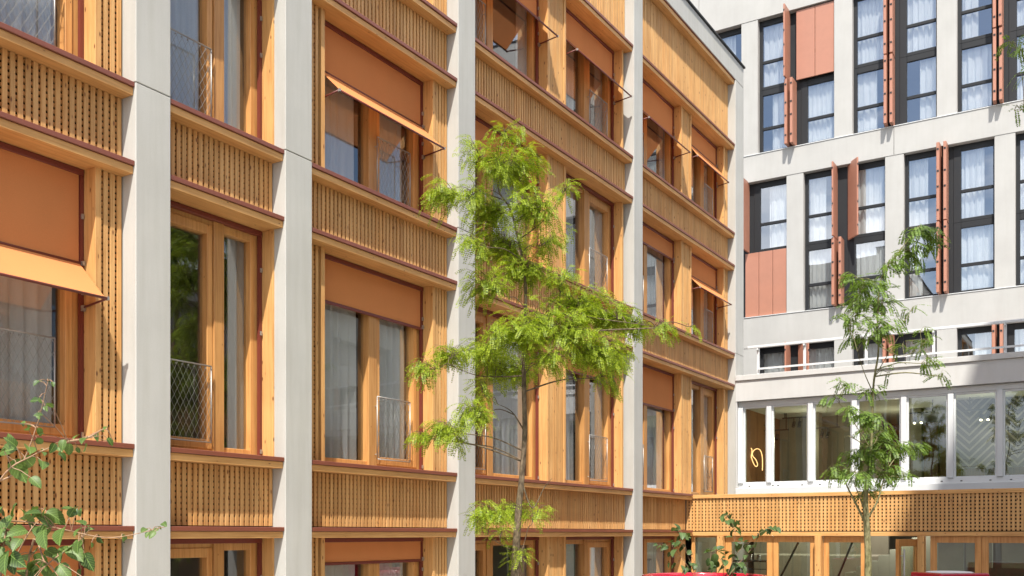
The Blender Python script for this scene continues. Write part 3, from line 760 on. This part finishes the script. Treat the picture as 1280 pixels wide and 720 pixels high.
# bar table with glasses behind the door
q = at(943, 702, 1)-CAM; c = CAM + q*((YB+.9)/q.y)
e = empty('bar_table', (c.x, c.y, .05), 'small dark metal bar table behind the glass door at the left end of the podium', 'table')
t = MB(); t.box(c.x-.38, c.x+.38, c.y-.25, c.y+.25, c.z, c.z+.03); T = t.build('tabletop', M['black'], e, bevel=.004)
for sx in (-1, 1):
    for sy in (-1, 1): t = MB(); t.tube([(c.x+sx*.33, c.y+sy*.2, .05), (c.x+sx*.33, c.y+sy*.2, c.z)], .016, 6); t.build('leg', M['black'], e)
t = MB(); t.box(c.x-.33, c.x+.33, c.y-.22, c.y-.20, c.z-.16, c.z-.14); t.build('stretcher', M['black'], e)
for dx, lab in ((-.09, 'left clear glass standing on the small bar table'), (.09, 'right clear glass standing on the small bar table')):
    t = MB(); t.lathe((c.x+dx, c.y), [(.035, c.z+.031), (.04, c.z+.15), (.037, c.z+.15), (.033, c.z+.036)], 14, True)
    tag(t.build('drinking_glass', M['steel'], smooth=True), lab, 'glass', 'glasses on the bar table')

# ================================================================== trees
def crown(mb, tw, clusters, depth0, ppm, trunk_at, dens, rnd, flen=(.13,.23), lf=.027, spread=.5):
    for (px, py, rx, ry, k) in clusters:
        dz = rnd.uniform(-spread, spread)
        C = at(px, py, depth0+dz); sx, sz = rx/ppm, ry*1.3/ppm; sy = max(sx, sz)*.9
        A = trunk_at(C)
        # limb from trunk to the cluster
        anchor = C + (A-C).normalized()*min((A-C).length*.6, max(sx, sz)*.9)
        mid = (A+anchor)/2 + Vector((0,0,.05))
        if True:
            L_ = (A-anchor).length
            tw.tube(spline([A, mid, anchor, C], 5), [max(.0025, .009*min(1, L_)*(1-i/15.5)+.0028) for i in range(16)], 6)
        nt_ = max(3, int(dens*k*(sx*sz)**.5*26))
        for _ in range(nt_):
            while True:
                o = Vector((rnd.uniform(-1,1), rnd.uniform(-1,1), rnd.uniform(-1,1)))
                if o.length < 1: break
            tip = C + RT*(o.x*sx) + FW*(o.y*sy) + Vector((0,0,o.z*sz))
            s0 = anchor.lerp(C, rnd.random())
            if (tip-s0).length > .5: s0 = tip + (s0-tip).normalized()*.5
            m1 = (s0+tip)/2 + Vector((0,0,.035))
            P = [Vector(p) for p in spline([s0, m1, tip], 4)]
            tw.tube(P, [.0032-.0022*i/(len(P)-1) for i in range(len(P))], 4, cap=False)
            ln_ = (tip-s0).length; nf = max(2, int(ln_/.045))
            for j in range(nf):
                t = (j+.6)/nf; f_ = t*(len(P)-1); i0 = min(int(f_), len(P)-2); p = P[i0].lerp(P[i0+1], f_-i0)
                ax = (P[i0+1]-P[i0]).normalized()
                side = ax.cross(Vector((0,0,1))); side = side.normalized() if side.length > .05 else RT.copy()
                d_ = (ax*.7 + side*(1 if j % 2 else -1)*rnd.uniform(.5,1.1) + Vector((0,0,rnd.uniform(-.9,.15)))).normalized()
                frond(mb, p, d_, rnd.uniform(*flen), rnd, lf)
def frond(mb, p, d, L, rnd, lf):
    n = max(5, int(L/.019)); g = rnd.uniform(1.0, 2.6)
    roll = rnd.uniform(-.5, .5)
    q = p.copy(); step = L/n; dd = d.copy()
    for i in range(n):
        dd = (dd + Vector((0,0,-1))*g*step*2.6).normalized(); q = q + dd*step
        s = dd.cross(Vector((0,0,1)))
        s = s.normalized() if s.length > .08 else dd.orthogonal().normalized()
        nrm = s.cross(dd)
        s = (s*math.cos(roll) + nrm*math.sin(roll)).normalized()
        w = lf*(.75+.45*math.sin(PI*(i+1)/(n+1)))*rnd.uniform(.85,1.1)
        for sg in (-1, 1):
            if rnd.random() < .05: continue
            e = (s*sg + dd*.35 + Vector((0,0,-.18)) + Vector((rnd.uniform(-.12,.12), rnd.uniform(-.12,.12), rnd.uniform(-.12,.12)))).normalized()
            h = e.cross(s.cross(dd)).normalized()*(w*.26)
            b = len(mb.v); m1 = q+e*w*.5
            mb.v += [tuple(q), tuple(m1+h), tuple(q+e*w), tuple(m1-h)]
            mb.f.append((b, b+1, b+2, b+3))
def tree(name, label, cat, depth, trunk_px, radii, clusters, leafm, barkm, dens, seed, extra=(), group=None, spread=.5, lf=.025, flen=(.12,.21)):
    ppm = F/depth; rnd = random.Random(seed)
    T = [at(x, y, depth) for x, y in trunk_px]
    base = T[0].copy(); base.z = 0
    e = empty(name, base, label, cat, group)
    pts = [base, T[0].lerp(base, .5)] + T
    tr = MB(); tr.tube(spline(pts, 5), [radii_at(radii, i/(5*(len(pts)-1))) for i in range(5*(len(pts)-1)+1)], 12)
    axis = [Vector(p) for p in spline(pts, 5)]
    for br, r0 in extra:
        B = [at(x, y, depth+rnd.uniform(-.1,.1)) for x, y in br]; B[0] = min(axis, key=lambda a: (a-B[0]).length)
        S = spline(B, 6); tr.tube(S, [.72*r0*(1-.82*i/(len(S)-1)) for i in range(len(S))], 8); axis += [Vector(p) for p in S[len(S)//3:]]
    tr.build('trunk', barkm, e, smooth=True)
    def trunk_at(C):
        return min(axis, key=lambda a: (a-(C-Vector((0,0,.18)))).length + (10 if a.z > C.z+.05 else 0))
    mb, tw = MB(), MB()
    crown(mb, tw, clusters, depth, ppm, trunk_at, dens, rnd, flen, lf, spread)
    tw.build('branches', barkm, e, smooth=True)
    mb.build('crown', leafm, e)
    return e
def radii_at(r, t):
    f = t*(len(r)-1); i = min(int(f), len(r)-2); return r[i]+(r[i+1]-r[i])*(f-i)

cl1 = [(632,163,26,9,.8),(648,205,38,24,1.3),(622,205,26,22,1.1),(590,185,20,20,.55),(552,242,28,20,.8),(585,240,24,18,.7),(612,262,32,24,1.2),(665,255,38,26,1.25),(708,235,20,12,.6),
 (625,305,40,24,1.2),(588,300,24,22,.6),(655,335,44,24,1.25),(605,355,34,20,1.),(690,300,26,26,.6),(700,345,26,16,.7),(725,375,44,18,1.2),(760,395,46,20,1.3),(795,405,26,14,1.),(832,408,18,10,.7),
 (745,435,44,24,1.3),(715,410,34,24,1.2),(680,400,36,24,1.2),(645,415,40,24,1.3),(608,432,36,20,1.2),(568,440,30,16,1.2),(530,462,20,16,1.0),(650,458,28,18,1.1),(690,445,26,18,.8),(765,468,18,22,.8),(775,440,22,20,.8),(865,408,10,6,.4),
 (602,490,14,20,.8),(588,515,26,16,1.5),(556,535,26,13,1.5),(526,545,14,10,.9),(570,550,16,10,.8),(622,455,30,22,1.1),
 (615,638,30,16,1.0),(645,632,30,12,.9),(672,638,20,10,.7),(595,650,14,14,.4),(625,665,16,10,.6),(650,690,10,10,.5),(640,700,8,10,.4)]
tree('locust_tree', 'slender young tree with bright lime feathery drooping leaves in front of the timber facade', 'tree', 10.9,
     [(644,720),(645,690),(648,640),(652,600),(656,540),(655,490),(655,440),(657,395),(656,345),(648,300),(638,262),(622,232),(628,175)],
     [.060,.056,.050,.045,.038,.032,.028,.025,.022,.019,.016,.013,.010,.007,.004], cl1, M['leaf_lime'], M['bark'], 6.2, 11,
     extra=[([(648,600),(665,635),(680,610),(690,598)], .014), ([(656,540),(640,515),(622,505)], .014), ([(652,470),(600,470),(560,455)], .012), ([(656,400),(700,392),(760,400),(820,408)], .018), ([(648,300),(680,275),(705,240)], .012), ([(646,690),(622,678),(610,668)], .008), ([(640,720),(652,690),(656,676)], .012)])
cl2 = [(1156,288,26,14,.9),(1140,312,22,16,.9),(1168,310,14,10,.6),(1112,330,20,14,.8),(1060,342,18,8,.6),(1082,352,26,12,.9),(1080,378,28,12,1.),(1056,398,20,9,.8),(1105,372,18,16,.8),(1100,405,30,13,1.),(1140,385,14,8,.5),(1072,420,18,8,.7),(1128,430,14,7,.5),
 (1150,412,14,7,.5),(1160,428,12,9,.6),(1166,452,10,12,.6),(1178,470,9,7,.5),(1150,440,10,6,.4),(1058,478,20,7,.6),(1042,492,14,6,.5),(1118,462,16,7,.5),(1088,486,18,9,.6),
 (1092,522,26,11,.9),(1098,545,30,14,.9),(1075,560,26,13,1.1),(1115,560,24,12,1.),(1142,556,18,9,.8),(1055,515,20,8,.6),(1038,585,16,7,.7),(1070,590,26,10,1.1),(1105,588,24,11,1.1),(1140,594,14,6,.6),(1080,612,18,7,.7),(1086,575,22,12,.7)]
tree('locust_tree', 'slim young tree with darker green leaves in front of the white podium windows', 'tree', 13.5,
     [(1085,722),(1085,690),(1083,650),(1082,622),(1086,590),(1090,540),(1092,480),(1098,440),(1097,400),(1101,350),(1118,322),(1150,282)],
     [.056,.052,.048,.045,.043,.036,.024,.018,.015,.013,.012,.010,.008,.006,.004], cl2, M['leaf_green'], M['bark_green'], 2.3, 23,
     extra=[([(1083,655),(1070,630),(1058,606),(1052,590)], .026), ([(1083,645),(1074,620),(1066,600)], .02), ([(1084,648),(1096,628),(1103,606),(1110,585)], .024), ([(1088,560),(1062,520),(1045,500)], .012), ([(1088,565),(1057,545),(1058,580)], .010), ([(1092,490),(1080,465),(1072,440)], .012), ([(1094,470),(1112,440),(1124,420)], .010), ([(1098,420),(1080,395),(1060,390)], .012), ([(1096,430),(1130,445),(1160,425)], .009)], spread=.4, lf=.038, flen=(.14,.24))
cl3 = [(1272,60,16,8,.7),(1262,52,12,5,.5),(1278,95,10,6,.4),(1285,45,14,10,.8),(1310,60,20,20,1),(1340,30,40,30,1),(1380,60,40,40,1),(1360,120,40,30,1),(1276,134,8,4,.35),(1410,-10,50,40,1),(1350,-30,40,30,1)]
tree('locust_tree', 'leafy branch tip of a third tree entering at the top right corner', 'tree', 11.5,
     [(1420,740),(1418,600),(1412,450),(1408,300),(1400,180),(1390,90),(1385,0)],
     [.09,.085,.08,.07,.06,.05,.04,.03,.015], cl3, M['leaf_green'], M['bark_green'], 2.6, 31,
     extra=[([(1402,200),(1350,120),(1300,75),(1262,58)], .02), ([(1395,160),(1330,150),(1285,138),(1268,138)], .014)], spread=.3, lf=.034)

# ------------------------------------------------------------------ broad-leaved shrubs
def bleaf(mb, p, d, nrm, L, wd):
    d = d.normalized(); s = d.cross(nrm).normalized(); n = s.cross(d).normalized()
    prof = [(0,.0),(.06,.24),(.13,.36),(.20,.43),(.28,.44),(.36,.49),(.44,.46),(.52,.48),(.60,.41),(.68,.40),(.76,.29),(.84,.24),(.92,.10),(1.0,.0)]
    b = len(mb.v); rows_ = []
    for i, (t, w) in enumerate(prof):
        bend = -.30*t*t*L
        c = p + d*(L*t) + n*bend
        ser = 1.0
        l = c + s*(w*wd*ser) + n*(w*wd*.38); r = c - s*(w*wd*ser) + n*(w*wd*.38)
        rows_.append(len(mb.v)); mb.v += [tuple(l), tuple(c), tuple(r)]; mb.uv += [(t, w), (t, 0), (t, -w)]
    for i in range(len(prof)-1):
        a, c = rows_[i], rows_[i+1]
        mb.f += [(a, a+1, c+1, c), (a+1, a+2, c+2, c+1)]
def shrub(name, label, base, depth, stems, leaves, mat, seed, group=None, spread=.12, scale=1.12, extra=0):
    rnd = random.Random(seed); ppm = F/depth
    e = empty(name, base, label, 'shrub', group)
    st = MB(); ax = []
    for S in stems:
        P = [base] + [at(x, y, depth+rnd.uniform(-spread, spread)*.5) for x, y in S] if S[0] != 'free' else [at(x, y, depth) for x, y in S[1:]]
        Q = spline(P, 6); r0 = .0052
        st.tube(Q, [r0*(1-.75*i/(len(Q)-1)) for i in range(len(Q))], 6); ax += [Vector(q) for q in Q]
    lf = MB(); lf.uv = []
    more = [(x+rnd.uniform(-16,16)*sz/24, y+rnd.uniform(-14,14)*sz/24, sz*rnd.uniform(.5,.85)) for (x, y, sz) in leaves for _ in range(extra)]
    for (x, y, sz) in list(leaves)+more:
        c = at(x, y, depth+rnd.uniform(-spread, spread)); L = sz/ppm*scale
        a = min(ax, key=lambda q: (q-c).length)
        d = (c-a); d = d.normalized() if d.length > .005 else Vector((0,0,-1))
        d = (d + Vector((rnd.uniform(-.5,.5), rnd.uniform(-.5,.5), rnd.uniform(-.7,.05)))).normalized()
        nrm = (Vector((.25,-.45,.75)) + Vector((rnd.uniform(-.7,.7), rnd.uniform(-.7,.7), rnd.uniform(-.3,.3)))).normalized()
        p0 = c - d*(L*.5)
        st.tube([a, (a+p0)/2+Vector((0,0,.006)), p0], .0016, 4, cap=False)
        bleaf(lf, p0, d, nrm, L, L*.72)
    st.build('stems', M['stem'], e, smooth=True); fo = lf.build('foliage', mat, e, smooth=True); ul = fo.data.uv_layers.new(name='leaf')
    for lp in fo.data.loops: ul.data[lp.index].uv = lf.uv[lp.vertex_index]
    return e
fl = [(8,562,30),(38,560,24),(24,588,32),(37,578,28),(86,562,17),(66,560,14),(55,566,11),(104,549,16),(107,560,14),(78,556,15),(121,546,12),(14,552,18),
 (8,652,26),(34,644,28),(58,650,26),(70,646,28),(100,652,18),(48,662,24),(12,682,32),(36,692,36),(74,668,30),(84,684,26),(94,690,30),(110,702,26),(30,716,26),(60,716,26),(80,714,26),(4,702,32),(124,674,15),(155,671,14),(180,662,12),(190,668,12),(205,655,11),
 (22,664,26),(42,640,20),(90,640,16),(112,662,14),(16,636,20),(0,672,30),(52,702,26),(20,700,28),(66,692,24),(96,664,16),(-10,690,34),(-20,650,30),(-15,580,28),(46,724,26),(100,722,24),(8,726,28),
 (45,478,10),(62,478,9),(42,500,13),(62,506,11),(48,518,11),(33,536,11),(50,540,12),(28,528,9),(4,670,26),(40,706,24),(70,726,24),(2,640,20),(-6,714,28),(100,640,12),(138,552,12),(132,534,10)]
bs = at(-40, 800, 4.0); bs.z = 0.0
shrub('leafy_shrub', 'foreground shrub with broad green leaves and thin arching shoots at the lower left corner', bs, 4.0,
      [[(-60,720),(-30,620),(20,590),(45,535),(60,476)],[(-50,700),(0,600),(40,570),(85,552),(125,545)],[(-40,720),(-10,660),(30,652),(80,662),(140,672),(208,658)],[(0,730),(20,695),(40,660),(60,640)],[(30,740),(60,705),(95,680),(112,662)],['free',(85,552),(110,547),(132,536),(140,550)]],
      fl, M['leaf_broad'], 5, 'leafy shrubs in the courtyard', .16, .98, 1)

def planter(name, label, c, r, ztop, wide):
    e = empty(name, (c.x, c.y, 0), label, 'planter', 'red planters in the courtyard')
    return e
PC = at(880, 718.5, 15.0); zt = PC.z
e = planter('planter', 'wide round glossy red planter with leafy shrubs growing out of it', PC, .92, zt, 0)
m = MB(); m.lathe((PC.x, PC.y), [(.52,0.005),(.60,.02),(.72,zt*.45),(.86,zt*.85),(.90,zt-.10),(.925,zt-.05),(.925,zt-.012),(.91,zt),(.87,zt),(.855,zt-.015),(.85,zt-.16)], 64); m.build('pot', M['red_pot'], e, smooth=True)
m = MB(); m.lathe((PC.x, PC.y), [(.85,zt-.12),(.4,zt-.08),(.01,zt-.07)], 32, True); m.build('soil', M['soil'], e, smooth=True)
def shr2(label, bx, stems, leaves, seed):
    b = at(bx, 718, 15.0); b.z = zt-.10
    shrub('leafy_shrub', label, b, 15.0, stems, leaves, M['leaf_broad_dark'], seed, 'leafy shrubs in the courtyard', .15, 1.35, 1)
shr2('sparse shrub with round green leaves at the left side of the round red planter', 872,
     [[(862,700),(853,680),(848,663)],[(868,702),(858,688),(854,668)],[(850,694),(838,682)]],
     [(843,661,9),(847,658,8),(853,669,9),(831,684,9),(842,690,10),(838,676,8),(850,672,8),(857,671,9),(860,668,7),(860,712,10),(864,704,8),(856,713,9),(842,707,7),(836,706,6),(852,684,9),(846,680,8),(868,708,8),(823,684,6),(862,690,7)], 41)
shr2('taller bushy shrub with dark leaves at the right side of the round red planter', 905,
     [[(915,704),(922,690),(935,680),(953,664),(970,660)],[(903,704),(896,695),(888,690)],[(916,700),(918,680),(918,660),(908,645)],[(920,708),(926,700)],[(936,690),(942,684)]],
     [(887,688,10),(893,699,11),(903,688,9),(906,702,11),(915,695,10),(918,710,12),(925,705,11),(890,710,9),(900,712,10),(923,684,10),(930,676,9),(938,688,10),(943,681,9),(953,665,9),(947,672,9),(960,664,8),(967,660,9),(973,662,8),(962,659,7),(905,643,9),(910,652,9),(917,656,10),(923,662,10),(915,665,10),(912,645,8),(903,648,7),(921,653,8),(896,684,8),(910,690,9),(931,698,9),(895,706,10),(912,714,10),(930,712,9),(933,685,8)], 42)
PC2 = at(1204, 716.5, 15.0); z2 = PC2.z
e = planter('planter', 'box shaped glossy red planter with a low white mound on top beside the timber glass doors', PC2, .5, z2, 0)
ux = Vector((math.cos(AL+.16), math.sin(AL+.16), 0)); uy = Vector((-ux.y, ux.x, 0))
m = MB(); m.obox(PC2+uy*.35, ux, uy, .41, .41, 0.004, z2); m.build('pot', M['red_pot'], e, bevel=.035, segs=3, smooth=False)
m = MB(); cc = PC2+uy*.35; m.lathe((cc.x, cc.y), [(.34, z2+.002), (.31, z2+.012), (.2, z2+.018), (.02, z2+.02)], 28, True); m.build('white_mound', M['white_top'], e, smooth=True)  # low white mound on the box top
